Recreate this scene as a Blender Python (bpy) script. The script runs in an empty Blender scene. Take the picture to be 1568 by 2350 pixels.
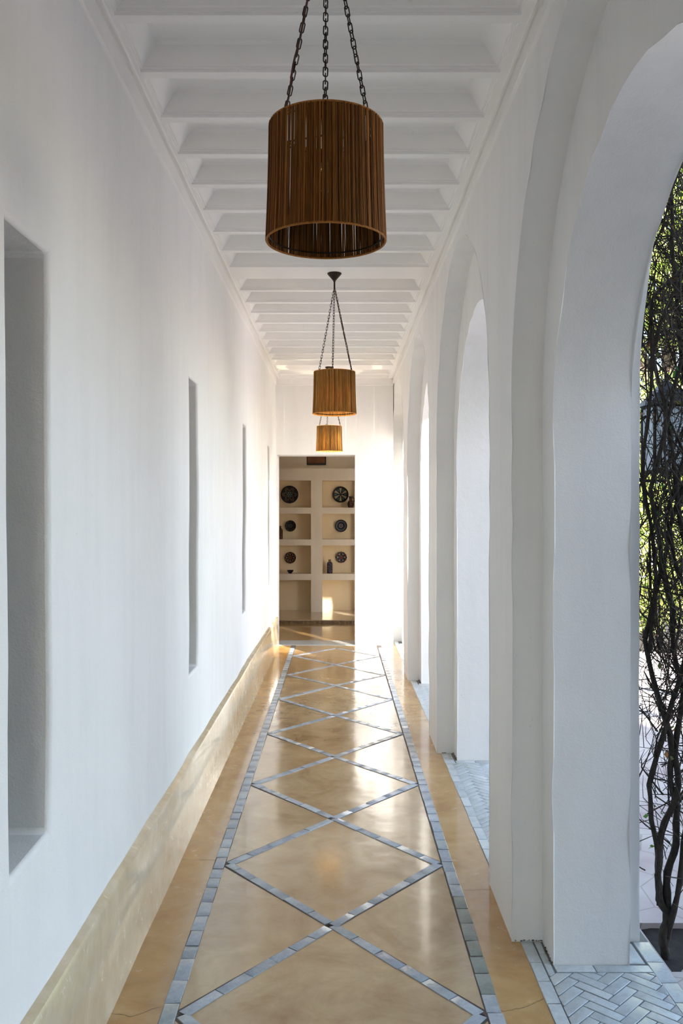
import bpy, math, random
from mathutils import Vector, Matrix, noise
random.seed(7)
R = math.radians
C = bpy.context.scene.collection
PI = math.pi

# ------------------------------------------------------------------ helpers
class MB:
    """collects polygons; build() links them as one mesh object"""
    def __init__(s): s.v = []; s.f = []; s.m = []; s.cur = 0
    def vert(s, p): s.v.append(tuple(p)); return len(s.v) - 1
    def poly(s, pts):
        i = [s.vert(p) for p in pts]; s.f.append(i); s.m.append(s.cur)
    def box(s, a, b):
        x0, y0, z0 = a; x1, y1, z1 = b
        i = [s.vert(p) for p in ((x0,y0,z0),(x1,y0,z0),(x1,y1,z0),(x0,y1,z0),(x0,y0,z1),(x1,y0,z1),(x1,y1,z1),(x0,y1,z1))]
        for q in ((0,3,2,1),(4,5,6,7),(0,1,5,4),(1,2,6,5),(2,3,7,6),(3,0,4,7)):
            s.f.append([i[k] for k in q]); s.m.append(s.cur)
    def obox(s, c, ax, ay, az):
        c = Vector(c); i = []
        for sz in (-1, 1):
            for sx, sy in ((-1,-1),(1,-1),(1,1),(-1,1)):
                i.append(s.vert(c + ax*sx + ay*sy + az*sz))
        for q in ((0,3,2,1),(4,5,6,7),(0,1,5,4),(1,2,6,5),(2,3,7,6),(3,0,4,7)):
            s.f.append([i[k] for k in q]); s.m.append(s.cur)
    def tube(s, pts, rad, n=6, closed=False, cap=True):
        pts = [Vector(p) for p in pts]; L = len(pts)
        if not hasattr(rad, '__len__'): rad = [rad]*L
        rings = []; prev = None
        for k in range(L):
            if closed: t = pts[(k+1) % L] - pts[k-1]
            else: t = pts[min(k+1, L-1)] - pts[max(k-1, 0)]
            t.normalize()
            if prev is None:
                u = t.cross(Vector((0,0,1)))
                if u.length < .1: u = t.cross(Vector((1,0,0)))
            else: u = prev - t*prev.dot(t)
            u.normalize(); prev = u; w = t.cross(u)
            rings.append([s.vert(pts[k] + (u*math.cos(2*PI*j/n) + w*math.sin(2*PI*j/n))*rad[k]) for j in range(n)])
        for k in range(L if closed else L-1):
            a = rings[k]; b = rings[(k+1) % L]
            for j in range(n):
                s.f.append([a[j], a[(j+1) % n], b[(j+1) % n], b[j]]); s.m.append(s.cur)
        if cap and not closed:
            s.f.append(rings[0][::-1]); s.f.append(rings[-1]); s.m += [s.cur]*2
    def lathe(s, prof, c=(0,0,0), n=32, rfun=None):
        c = Vector(c); rings = []
        for r, z in prof:
            ring = []
            for j in range(n):
                a = 2*PI*j/n; rr = r*(rfun(a) if rfun else 1)
                ring.append(s.vert(c + Vector((rr*math.cos(a), rr*math.sin(a), z))))
            rings.append(ring)
        for a, b in zip(rings, rings[1:]):
            for j in range(n):
                s.f.append([a[j], a[(j+1) % n], b[(j+1) % n], b[j]]); s.m.append(s.cur)
    def build(s, name, mat=None, parent=None, smooth=None, merge=False, bevel=None, fn=None, mats=None):
        v = [fn(p) for p in s.v] if fn else s.v
        me = bpy.data.meshes.new(name); me.from_pydata(v, [], s.f)
        if mats:
            for q in mats: me.materials.append(q)
            me.polygons.foreach_set('material_index', s.m)
        elif mat: me.materials.append(mat)
        if merge:
            import bmesh
            bm = bmesh.new(); bm.from_mesh(me); bmesh.ops.remove_doubles(bm, verts=bm.verts, dist=.0002)
            bm.to_mesh(me); bm.free()
        if smooth is not None:
            me.polygons.foreach_set('use_smooth', [True]*len(me.polygons))
            me.set_sharp_from_angle(angle=R(smooth))
        me.update()
        o = bpy.data.objects.new(name, me); C.objects.link(o)
        if parent: o.parent = parent
        if bevel:
            m = o.modifiers.new('soft_edges', 'BEVEL'); m.width = bevel; m.segments = 3
            m.limit_method = 'ANGLE'; m.angle_limit = R(50)
        return o

def tag(o, label=None, cat=None, group=None, kind=None):
    if label: o['label'] = label
    if cat: o['category'] = cat
    if group: o['group'] = group
    if kind: o['kind'] = kind
    return o
def empty(name, loc, rz=0):
    o = bpy.data.objects.new(name, None); o.location = loc; o.rotation_euler = (0, 0, rz)
    o.empty_display_size = .1; C.objects.link(o); return o
def struct(o, label=None, cat=None):
    return tag(o, label, cat, None, 'structure')

# ------------------------------------------------------------------ materials
def new_mat(name):
    m = bpy.data.materials.new(name); m.use_nodes = True
    nt = m.node_tree; b = nt.nodes['Principled BSDF']
    return m, nt, b
def N(nt, t, **kw):
    n = nt.nodes.new(t)
    for k, v in kw.items(): setattr(n, k, v)
    return n
def coords(nt, scale=(1,1,1)):
    tc = N(nt, 'ShaderNodeTexCoord'); mp = N(nt, 'ShaderNodeMapping')
    mp.inputs['Scale'].default_value = scale
    nt.links.new(tc.outputs['Object'], mp.inputs['Vector']); return mp.outputs['Vector']
def nz(nt, vec, scale, detail=4, rough=.5, dist=0):
    n = N(nt, 'ShaderNodeTexNoise'); n.inputs['Scale'].default_value = scale
    n.inputs['Detail'].default_value = detail; n.inputs['Roughness'].default_value = rough
    n.inputs['Distortion'].default_value = dist
    nt.links.new(vec, n.inputs['Vector']); return n.outputs['Fac']
def ramp(nt, fac, stops):
    r = N(nt, 'ShaderNodeValToRGB'); e = r.color_ramp.elements
    e[0].position, e[0].color = stops[0][0], (*stops[0][1], 1)
    e[1].position, e[1].color = stops[-1][0], (*stops[-1][1], 1)
    for p, c in stops[1:-1]:
        q = e.new(p); q.color = (*c, 1)
    nt.links.new(fac, r.inputs['Fac']); return r.outputs['Color']
def mixc(nt, a, b, fac, mode='MIX'):
    m = N(nt, 'ShaderNodeMix', data_type='RGBA', blend_type=mode)
    for k, v in ((6, a), (7, b)):
        if isinstance(v, tuple): m.inputs[k].default_value = (*v, 1)
        else: nt.links.new(v, m.inputs[k])
    if isinstance(fac, (int, float)): m.inputs[0].default_value = fac
    else: nt.links.new(fac, m.inputs[0])
    return m.outputs[2]
def mth(nt, op, a, b=None):
    m = N(nt, 'ShaderNodeMath', operation=op)
    for k, v in ((0, a), (1, b)):
        if v is None: continue
        if isinstance(v, (int, float)): m.inputs[k].default_value = v
        else: nt.links.new(v, m.inputs[k])
    return m.outputs[0]
def bump(nt, b, h, strength=.3, dist=.01):
    n = N(nt, 'ShaderNodeBump'); n.inputs['Strength'].default_value = strength
    n.inputs['Distance'].default_value = dist
    nt.links.new(h, n.inputs['Height']); nt.links.new(n.outputs['Normal'], b.inputs['Normal'])
def simple(name, col, rough=.6, metal=0, var=.15, scale=20, spec=None, trans=0):
    m, nt, b = new_mat(name)
    v = coords(nt); f = nz(nt, v, scale)
    lo = tuple(max(0, c*(1-var)) for c in col); hi = tuple(min(1, c*(1+var)) for c in col)
    nt.links.new(ramp(nt, f, [(.3, lo), (.7, hi)]), b.inputs['Base Color'])
    b.inputs['Roughness'].default_value = rough; b.inputs['Metallic'].default_value = metal
    if spec is not None: b.inputs['Specular IOR Level'].default_value = spec
    return m

def plaster(name, col, streak=.0, b1=.25):
    m, nt, b = new_mat(name)
    v = coords(nt)
    f = nz(nt, v, 1.3, 6, .6)
    lo = tuple(c*.955 for c in col)
    base = ramp(nt, f, [(.3, lo), (.65, col)])
    vs = coords(nt, (3, 3, .28)); f2 = nz(nt, vs, 2.2, 6, .62)
    dirt = ramp(nt, f2, [(.30, (1-streak,)*3), (.55, (1, 1, 1))])
    base = mixc(nt, base, dirt, 1, 'MULTIPLY')
    sp = nz(nt, v, 26, 3, .7)
    spk = ramp(nt, sp, [(.24, (.80, .78, .74)), (.30, (1, 1, 1))])
    base = mixc(nt, base, spk, .6, 'MULTIPLY')
    nt.links.new(base, b.inputs['Base Color'])
    b.inputs['Roughness'].default_value = .82
    b.inputs['Specular IOR Level'].default_value = .25
    h = mth(nt, 'ADD', mth(nt, 'MULTIPLY', nz(nt, v, 150, 3, .6), .35), mth(nt, 'ADD', mth(nt, 'MULTIPLY', nz(nt, v, 22, 3), .7), mth(nt, 'MULTIPLY', nz(nt, v, 4.5, 2), 2.2)))
    bump(nt, b, h, b1, .006)
    return m
M_WALL = plaster('white_lime_plaster', (.82, .815, .80), .05, .35)
M_LEFT = plaster('brushed_white_plaster', (.82, .815, .805), .04, .5)
M_CEIL = plaster('white_painted_ceiling', (.88, .87, .85), .0, .12)
M_ROOM = plaster('cream_plaster', (.80, .75, .66), .06, .3)
M_NICHE = plaster('yellow_cream_plaster', (.80, .68, .48), .06, .3)

def tadelakt(name, c0, c1, c2, rough=.22, bs=.35):
    m, nt, b = new_mat(name)
    v = coords(nt)
    f = nz(nt, v, 3.2, 10, .66, .8); f2 = nz(nt, v, 14, 8, .7, .4); f3 = nz(nt, v, .9, 3, .5)
    base = ramp(nt, f, [(.28, c0), (.5, c1), (.72, c2)])
    base = mixc(nt, base, ramp(nt, f2, [(.3, (.80, .76, .70)), (.6, (1.0, 1.0, 1.0))]), .5, 'MULTIPLY')
    base = mixc(nt, base, ramp(nt, f3, [(.35, (.90, .82, .72)), (.6, (1, 1, 1))]), .7, 'MULTIPLY')
    vo = N(nt, 'ShaderNodeTexVoronoi'); vo.inputs['Scale'].default_value = 7; nt.links.new(v, vo.inputs['Vector'])
    pits = ramp(nt, vo.outputs['Distance'], [(.015, (.25, .18, .12)), (.035, (1, 1, 1))])
    base = mixc(nt, base, pits, .5, 'MULTIPLY')
    nt.links.new(base, b.inputs['Base Color'])
    rr = N(nt, 'ShaderNodeMapRange'); rr.inputs['From Min'].default_value = .3; rr.inputs['From Max'].default_value = .7
    rr.inputs['To Min'].default_value = rough*.7; rr.inputs['To Max'].default_value = rough*1.5
    nt.links.new(f2, rr.inputs['Value']); nt.links.new(rr.outputs[0], b.inputs['Roughness'])
    b.inputs['Specular IOR Level'].default_value = .5
    h = mth(nt, 'ADD', mth(nt, 'MULTIPLY', nz(nt, v, 5.5, 2), 1.0), mth(nt, 'MULTIPLY', nz(nt, v, 40, 3), .06))
    b.inputs['Coat Weight'].default_value = .6; b.inputs['Coat Roughness'].default_value = .09
    bump(nt, b, h, bs, .012)
    return m
M_FLOOR = tadelakt('polished_ochre_plaster_floor', (.31, .185, .08), (.415, .285, .145), (.52, .38, .205), .17)
M_EDGE = tadelakt('polished_orange_floor_edge', (.37, .18, .045), (.48, .275, .09), (.57, .375, .16), .2)
M_BASE = tadelakt('polished_beige_baseboard', (.50, .40, .25), (.60, .51, .36), (.66, .58, .45), .2, .12)
M_RFLOOR = tadelakt('polished_room_floor', (.30, .19, .08), (.42, .27, .11), (.50, .35, .17), .16)
M_PLAT = tadelakt('polished_step_top', (.46, .36, .24), (.56, .46, .33), (.62, .54, .42), .14)

def tile_mat(name, cols, rough=.25, bs=.4):
    m, nt, b = new_mat(name)
    v = coords(nt)
    g = N(nt, 'ShaderNodeNewGeometry')
    base = ramp(nt, g.outputs['Random Per Island'], [(i/(len(cols)-1), c) for i, c in enumerate(cols)])
    f = nz(nt, v, 30, 6, .65, .6)
    base = mixc(nt, base, ramp(nt, f, [(.3, (.74, .75, .78)), (.62, (1, 1, 1))]), .8, 'MULTIPLY')
    vo = nz(nt, v, 9, 8, .75, 2.5)
    base = mixc(nt, base, ramp(nt, vo, [(.47, (1, 1, 1)), (.5, (.82, .84, .86)), (.53, (1, 1, 1))]), .7, 'MULTIPLY')
    nt.links.new(base, b.inputs['Base Color'])
    b.inputs['Roughness'].default_value = rough
    bump(nt, b, mth(nt, 'ADD', nz(nt, v, 16, 3), mth(nt, 'MULTIPLY', nz(nt, v, 90, 2), .15)), bs, .006)
    return m
M_TILE = tile_mat('blue_grey_marble_tiles', [(.27, .30, .33), (.37, .41, .45), (.31, .335, .385), (.44, .475, .50), (.34, .375, .375)], .22, .5)
M_TILE2 = tile_mat('green_grey_marble_tiles', [(.20, .225, .19), (.26, .28, .245), (.22, .25, .22)], .25, .5)
M_HERR = tile_mat('pale_blue_grey_brick_tiles', [(.45, .485, .48), (.54, .57, .555), (.49, .525, .52), (.61, .63, .61)], .38, .35)
M_GROUT = simple('dark_joint_mortar', (.10, .075, .06), .9)
M_GROUT2 = simple('grey_joint_mortar', (.17, .17, .165), .9)

def stone_pave():
    m, nt, b = new_mat('pink_stone_paving'); v = coords(nt)
    vo = N(nt, 'ShaderNodeTexVoronoi', feature='DISTANCE_TO_EDGE'); vo.inputs['Scale'].default_value = 4.6; nt.links.new(v, vo.inputs['Vector'])
    f = nz(nt, v, 2.5, 5); base = ramp(nt, f, [(.3, (.33, .25, .26)), (.5, (.42, .37, .36)), (.7, (.48, .45, .43))])
    base = mixc(nt, base, ramp(nt, vo.outputs['Distance'], [(.006, (.7, .66, .63)), (.018, (1, 1, 1))]), 1, 'MULTIPLY')
    nt.links.new(base, b.inputs['Base Color']); b.inputs['Roughness'].default_value = .7; return m
M_PAVE = stone_pave()
M_SOIL = simple('dark_soil', (.018, .013, .010), .95, var=.5, scale=40)
M_BARK = simple('dark_vine_bark', (.030, .022, .016), .85, var=.5, scale=60)
M_TBARK = simple('tree_bark', (.10, .07, .05), .9, var=.4, scale=20)
M_BLACK = simple('black_iron', (.014, .014, .016), .5, .3, .2)
M_CHAIN = simple('dark_bronze_chain', (.035, .022, .014), .45, .7, .3, 60)
M_CABLE = simple('brown_red_cable', (.055, .014, .006), .6, 0, .2)

M_RUST = simple('rusty_brown_panel', (.16, .055, .018), .6, 0, .4, 12)
M_BRASS = simple('aged_brass', (.30, .19, .07), .35, .9, .2)
M_CREAMP = simple('cream_cable', (.6, .56, .5), .6)

def leaf_mat(name, cols, tr=.45):
    m, nt, b = new_mat(name)
    g = N(nt, 'ShaderNodeNewGeometry')
    col = ramp(nt, g.outputs['Random Per Island'], [(i/(len(cols)-1), c) for i, c in enumerate(cols)])
    nt.links.new(col, b.inputs['Base Color']); b.inputs['Roughness'].default_value = .55
    t = N(nt, 'ShaderNodeBsdfTranslucent'); nt.links.new(col, t.inputs['Color'])
    mx = N(nt, 'ShaderNodeMixShader'); mx.inputs[0].default_value = tr
    out = nt.nodes['Material Output']
    nt.links.new(b.outputs[0], mx.inputs[1]); nt.links.new(t.outputs[0], mx.inputs[2]); nt.links.new(mx.outputs[0], out.inputs['Surface'])
    return m
M_LEAF = leaf_mat('yellow_green_leaves', [(.25, .38, .05), (.55, .60, .16), (.16, .28, .04), (.72, .68, .30), (.40, .50, .09)])
M_LEAF2 = leaf_mat('dark_green_leaves', [(.05, .10, .02), (.09, .16, .03), (.04, .08, .02)])
M_GLASS_W = leaf_mat('frosted_lantern_glass', [(.78, .84, .88), (.82, .88, .92)], .6)
M_VLEAF = leaf_mat('vine_leaves', [(.02, .12, .02), (.05, .22, .03), (.25, .07, .02), (.03, .16, .04), (.32, .12, .04), (.4, .42, .42)], .3)

def raffia(name, tone, tr):
    tone = tuple(tone)
    m, nt, b = new_mat(name)
    g = N(nt, 'ShaderNodeNewGeometry')
    c = [tuple(x*k for x in tone) for k in (.15, .95, .38, 1.5, .25, 1.1)]
    col = ramp(nt, g.outputs['Random Per Island'], [(i/5, q) for i, q in enumerate(c)])
    v = coords(nt, (60, 60, 6)); col = mixc(nt, col, ramp(nt, nz(nt, v, 3, 4), [(.3, (.6, .55, .5)), (.7, (1, 1, 1))]), .8, 'MULTIPLY')
    nt.links.new(col, b.inputs['Base Color']); b.inputs['Roughness'].default_value = .7; b.inputs['Specular IOR Level'].default_value = .12
    t = N(nt, 'ShaderNodeBsdfTranslucent'); nt.links.new(col, t.inputs['Color'])
    mx = N(nt, 'ShaderNodeMixShader'); mx.inputs[0].default_value = tr
    out = nt.nodes['Material Output']
    nt.links.new(b.outputs[0], mx.inputs[1]); nt.links.new(t.outputs[0], mx.inputs[2]); nt.links.new(mx.outputs[0], out.inputs['Surface'])
    return m
M_RAF = raffia('raffia_shaded', (.31, .125, .03), .08)  # same raffia toned dark, its backlit shade put into the colour
M_RAF2 = raffia('raffia_half_lit', (.74, .39, .11), .4)  # same raffia in a middle tone, its half-lit look put into the colour
M_RAF3 = raffia('raffia_lit', (.98, .74, .33), .75)  # same raffia toned bright, its glow put into the colour

# ------------------------------------------------------------------ layout
FS = .0075
def zf(y): return -FS*(min(max(y, -4), 10.7) - 2.7)
YB, YE = -3.6, 10.5            # corridor from behind the camera to the end wall
ZC = 3.165                     # soffit
def lx(y): return -.765 + .0019*y
def rs(y): return .0045*(y - 3.2)      # the arcade is very slightly out of square
def wob(p, a=.004, s=1.1):
    q = Vector(p)*s
    return Vector((noise.noise(q), noise.noise(q + Vector((9, 3, 1))), noise.noise(q + Vector((2, 7, 5)))))*a

# ------------------------------------------------------------------ left wall
mb = MB()
slots = [(2.015, 2.30), (4.44, 4.73), (6.92, 7.19), (9.38, 9.63), (-.38, -.1), (-2.8, -2.5)]
ZN0, ZN1, ND = .742, 2.272, .45
ys = []
edges = sorted([YB, 11.0] + [e for s_ in slots for e in s_])
for a, b in zip(edges, edges[1:]):
    n = max(1, round((b-a)/.2)); ys += [a + (b-a)*i/n for i in range(n)]
ys.append(11.0)
def seg(a, b, n): return [a + (b-a)*i/n for i in range(n)]
zs = seg(-.12, ZN0, 5) + seg(ZN0, ZN1, 9) + seg(ZN1, 3.4, 6) + [3.4]
def inslot(y0, y1): return any(y0 >= s_[0]-1e-4 and y1 <= s_[1]+1e-4 for s_ in slots)
for y0, y1 in zip(ys, ys[1:]):
    for z0, z1 in zip(zs, zs[1:]):
        if inslot(y0, y1) and z0 >= ZN0-1e-4 and z1 <= ZN1+1e-4:
            continue
        mb.poly([(0, y0, z0), (0, y1, z0), (0, y1, z1), (0, y0, z1)])
for s0, s1 in slots:
    yy = [y for y in ys if s0-1e-4 <= y <= s1+1e-4]; zz = [z for z in zs if ZN0-1e-4 <= z <= ZN1+1e-4]
    for z0, z1 in zip(zz, zz[1:]):
        mb.poly([(0, s0, z0), (-ND, s0, z0), (-ND, s0, z1), (0, s0, z1)])
        mb.poly([(-ND, s1, z0), (0, s1, z0), (0, s1, z1), (-ND, s1, z1)])
    for y0, y1 in zip(yy, yy[1:]):
        mb.poly([(0, y0, ZN0), (0, y1, ZN0), (-ND, y1, ZN0), (-ND, y0, ZN0)])
        mb.poly([(-ND, y0, ZN1), (-ND, y1, ZN1), (0, y1, ZN1), (0, y0, ZN1)])
mb2 = mb
# outer side of the wall, closing it into a solid
mb.poly([(0, YB, 3.4), (0, 11, 3.4), (-ND, 11, 3.4), (-ND, YB, 3.4)])
def fl(p):
    p = Vector(p); return p + Vector((lx(p.y), 0, 0)) + wob(p, .007, 2.1) + wob(p, .008, .6)
for y0, y1 in zip(ys, ys[1:]):
    for z0, z1 in zip(zs, zs[1:]):
        if inslot(y0, y1) and z0 >= ZN0-1e-4 and z1 <= ZN1+1e-4: continue
        mb.poly([(-ND, y0, z0), (-ND, y0, z1), (-ND, y1, z1), (-ND, y1, z0)])
o = mb.build('wall_left', M_LEFT, smooth=40, merge=True, bevel=.014, fn=fl)
struct(o)

# unseen dark box added behind the slots to keep their jambs dark
mb = MB()
mb.box((-3.4, YB-.3, -.2), (-3.2, 10.4, 3.42)); mb.box((-3.2, YB-.3, -.2), (-1.19, YB-.1, 3.42)); mb.box((-3.2, 10.3, -.2), (-1.23, 10.5, 3.42))
mb.box((-3.4, YB-.3, 3.42), (-.9, 10.5, 3.5)); mb.box((-3.4, YB-.3, -.3), (-.85, 10.5, -.1))
struct(mb.build('wall_dark_box', simple('dark_box_plaster', (.22, .22, .21), .9)))

# baseboard: tall polished skirting with a sloped ledge
mb = MB(); prof = [(.055, -.10), (.040, .02), (.034, .12), (.031, .338), (.026, .350), (.004, .362), (-.03, .368)]
st = seg(YB, 10.48, 70) + [10.48]
for y0, y1 in zip(st, st[1:]):
    for (a, z0), (b, z1) in zip(prof, prof[1:]):
        def P(dx, y, z):
            ww = .010*noise.noise(Vector((0, y*.9, 3)))
            return (lx(y)+dx + .003*noise.noise(Vector((z*3, y*2, 0))) , y, z + zf(y) + (ww + .004*noise.noise(Vector((0, y*6, 9))) if z > .2 else 0))
        mb.poly([P(a, y0, z0), P(b, y0, z1), P(b, y1, z1), P(a, y1, z0)][::-1])
struct(mb.build('baseboard_left', M_BASE, smooth=28, merge=True))

# ------------------------------------------------------------------ right arcade
XI, X1, X2, XO = .645, .757, 1.022, 1.112
cent = [2.2 + 2.53*k for k in (-2, -1, 0, 1, 2, 3)]
BIG = (1.02, 1.99, 1.045); SML = (.85, 1.89, .82)
TOPZ = 3.42; Y0, Y1 = YB, 11.3
mb = MB()
def arch_pts(c, sp, n=28):
    h, s, r = sp
    return [(c - h*math.cos(PI*i/n), s + r*math.sin(PI*i/n)) for i in range(n+1)]
def sheet(x, sp, flip):
    h, s, r = sp; br = [Y0]; cols = []
    def column(ya, za, yb, zb, n):
        for i in range(n):
            q = [(x, ya, za + (TOPZ-za)*i/n), (x, yb, zb + (TOPZ-zb)*i/n), (x, yb, zb + (TOPZ-zb)*(i+1)/n), (x, ya, za + (TOPZ-za)*(i+1)/n)]
            mb.poly(q[::-1] if flip else q)
    def pier(ya, yb):
        m = max(1, round((yb-ya)/.17))
        for k in range(m):
            a = ya + (yb-ya)*k/m; b = ya + (yb-ya)*(k+1)/m
            for i in range(14):
                z0 = -.12 + (s+.12)*i/14; z1 = -.12 + (s+.12)*(i+1)/14
                q = [(x, a, z0), (x, b, z0), (x, b, z1), (x, a, z1)]
                mb.poly(q[::-1] if flip else q)
            column(a, s, b, s, 8)
    y = Y0
    for c in cent:
        if c - h < y + .01:
            y = c + h; continue
        pier(y, c-h)
        pts = arch_pts(c, sp)
        for (ya, za), (yb, zb) in zip(pts, pts[1:]): column(ya, za, yb, zb, 8)
        y = c + h
    pier(y, Y1)
def reveal(xa, xb, sp):
    h, s, r = sp
    for c in cent:
        if c - h < Y0 + .01: continue
        pts = [(c-h, -.12 + (s+.12)*i/14) for i in range(14)] + arch_pts(c, sp) + [(c+h, s - (s+.12)*i/14) for i in range(1, 15)]
        m = 2 if xb-xa > .15 else 1
        for k in range(m):
            x0 = xa + (xb-xa)*k/m; x1 = xa + (xb-xa)*(k+1)/m
            for (ya, za), (yb, zb) in zip(pts, pts[1:]):
                mb.poly([(x0, ya, za), (x1, ya, za), (x1, yb, zb), (x0, yb, zb)])
sheet(XI, BIG, True); sheet(X1, SML, True); sheet(X2, SML, False); sheet(XO, BIG, False)
reveal(XI, X1, BIG); reveal(X1, X2, SML); reveal(X2, XO, BIG)
mb.poly([(XI, Y0, -.12), (XO, Y0, -.12), (XO, Y0, TOPZ), (XI, Y0, TOPZ)])
mb.poly([(XI, Y1, -.12), (XO, Y1, -.12), (XO, Y1, TOPZ), (XI, Y1, TOPZ)])
mb.poly([(XI, Y0, TOPZ), (XO, Y0, TOPZ), (XO, Y1, TOPZ), (XI, Y1, TOPZ)])
def fr(p):
    p = Vector(p); return p + Vector((rs(p.y), 0, 0)) + wob(p, .0022, 2.3) + wob(p, .006, .7)
o = mb.build('wall_right', M_WALL, smooth=40, merge=True, bevel=.004, fn=fr); struct(o)

# ------------------------------------------------------------------ end wall with the doorway
DL, DR, DT, YB2 = -.728, .212, 2.237, 10.86
mb = MB()
mb.box((-1.36, YE, -.2), (DL, YB2, 3.42)); mb.box((DR, YE, -.2), (.672, YB2, 3.42)); mb.box((DL, YE, DT), (DR, YB2, 3.42))
struct(mb.build('wall_back', M_WALL))
mb = MB()
mb.box((DL+.001, YE-.005, -.10), (DR-.001, YB2, zf(10.6)+.006))
struct(mb.build('trim_1', tile_mat('grey_marble_threshold', [(.34, .35, .35), (.40, .41, .41)], .2, .2), bevel=.003))
# unseen wall and doorway added behind the camera, sized to set the fill light
mb = MB(); mb.box((-1.36, YB-.3, -.2), (-.55, YB, 3.42)); mb.box((.45, YB-.3, -.2), (1.15, YB, 3.42)); mb.box((-.55, YB-.3, 2.3), (.45, YB, 3.42))
struct(mb.build('wall_front', M_WALL))
mb = MB(); mb.box((-6, YB-9, -.2), (1.14, YB, zf(YB)-.002)); struct(mb.build('floor_court', M_PAVE))

# ------------------------------------------------------------------ ceiling with coffers
mb = MB()
CL, CR = -.709, .585
holes = []
near = [2.77 + .3625*k for k in range(-18, 9)]
BW = .045
def addc(a, b): holes.append((a, b))
# beams carry their near edge at these depths; coffers lie between them
for k in range(-16, 8):
    a, b = 2.77 + .3625*k + BW, 2.77 + .3625*(k+1)
    if b < 2.3 and a > 1.6: continue
    if a > YB+.05 : addc(a, b)
addc(5.96, 6.272)
for k in range(9): addc(6.272 + .3622*k + BW, 6.272 + .3622*(k+1))
addc(9.85, 10.145); addc(10.19, 10.44)
def zc(y): return ZC - .0018*max(0, y-6)
cx = lambda y, s_: (CL + .002*(y-3) if s_ < 0 else CR + rs(y)*.8)
def ring(a, b, ex, ey, z):
    return [(cx(a,-1)+ex, a+ey, zc(a)+z), (cx(a,1)-ex, a+ey, zc(a)+z), (cx(b,1)-ex, b-ey, zc(b)+z), (cx(b,-1)+ex, b-ey, zc(b)+z)]
for a, b in holes:
    d = min(1, (b-a)/.3)
    rings = [ring(a, b, 0, 0, 0), ring(a, b, 0, 0, .009), ring(a, b, .008, .006, .009), ring(a, b, .008, .006, .018),
             ring(a, b, .014, .011, .018), ring(a, b, .018, .014, .024), ring(a, b, .058, .020, .088), ring(a, b, .075, .032, .098), ring(a, b, .10, .05, .1)]
    for p, q in zip(rings, rings[1:]):
        for j in range(4): mb.poly([p[j], p[(j+1) % 4], q[(j+1) % 4], q[j]])
    mb.poly(rings[-1])
xl = lambda y: lx(y) - .03
xr = lambda y: XI + rs(y) + .03
prev = YB - .02
for a, b in holes + [(YE+.05, None)]:
    y0, y1 = prev, a
    mb.poly([(xl(y0), y0, zc(y0)), (xl(y1), y1, zc(y1)), (xr(y1), y1, zc(y1)), (xr(y0), y0, zc(y0))])
    if b:
        mb.poly([(xl(a), a, zc(a)), (xl(b), b, zc(b)), (cx(b,-1), b, zc(b)), (cx(a,-1), a, zc(a))])
        mb.poly([(cx(a,1), a, zc(a)), (cx(b,1), b, zc(b)), (xr(b), b, zc(b)), (xr(a), a, zc(a))])
        prev = b
mb.box((-1.36, YB-.3, 3.3), (1.13, 11.3, 3.55))
struct(mb.build('ceiling', M_CEIL, merge=True))
# cornice bands and little beads along the ceiling
mb = MB()
for y0, y1 in zip(st, st[1:]):
    def Q(u, z, y): return (lx(y)+u + .002*noise.noise(Vector((y*5, z*9, 0))), y, zc(y) - ZC + z + .003*noise.noise(Vector((y*4, z, 4))))
    pr = [(-.02, 3.078), (.010, 3.080), (.014, 3.086), (.010, 3.094), (.012, 3.16), (.012, 3.175)]
    for (a, z0), (b, z1) in zip(pr, pr[1:]): mb.poly([Q(a, z0, y0), Q(b, z1, y0), Q(b, z1, y1), Q(a, z0, y1)])
    pr = [(.028, 3.17), (.028, 3.157), (.036, 3.155), (.038, 3.17)]
    for (a, z0), (b, z1) in zip(pr, pr[1:]): mb.poly([Q(a, z0, y0), Q(b, z1, y0), Q(b, z1, y1), Q(a, z0, y1)])
struct(mb.build('trim_2', M_CEIL, smooth=60, merge=True))
mb = MB()
for y0, y1 in zip(st, st[1:]):
    def Q(u, z, y): return (XI+rs(y)-u + .002*noise.noise(Vector((y*5, z*9, 2))), y, zc(y) - ZC + z + .003*noise.noise(Vector((y*4, z, 6))))
    pr = [(-.02, 3.098), (.010, 3.100), (.014, 3.106), (.010, 3.114), (.012, 3.16), (.012, 3.175)]
    for (a, z0), (b, z1) in zip(pr, pr[1:]): mb.poly([Q(a, z0, y0), Q(b, z1, y0), Q(b, z1, y1), Q(a, z0, y1)])
    pr = [(.022, 3.17), (.022, 3.157), (.030, 3.155), (.032, 3.17)]
    for (a, z0), (b, z1) in zip(pr, pr[1:]): mb.poly([Q(a, z0, y0), Q(b, z1, y0), Q(b, z1, y1), Q(a, z0, y1)])
struct(mb.build('trim_3', M_CEIL, smooth=60, merge=True))
mb = MB(); mb.box((-.745, YE-.014, 3.075), (.672, YE+.01, 3.2)); mb.box((-.745, YE-.02, 3.07), (.672, YE+.01, 3.082))
struct(mb.build('trim_4', M_CEIL, bevel=.003))

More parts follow.
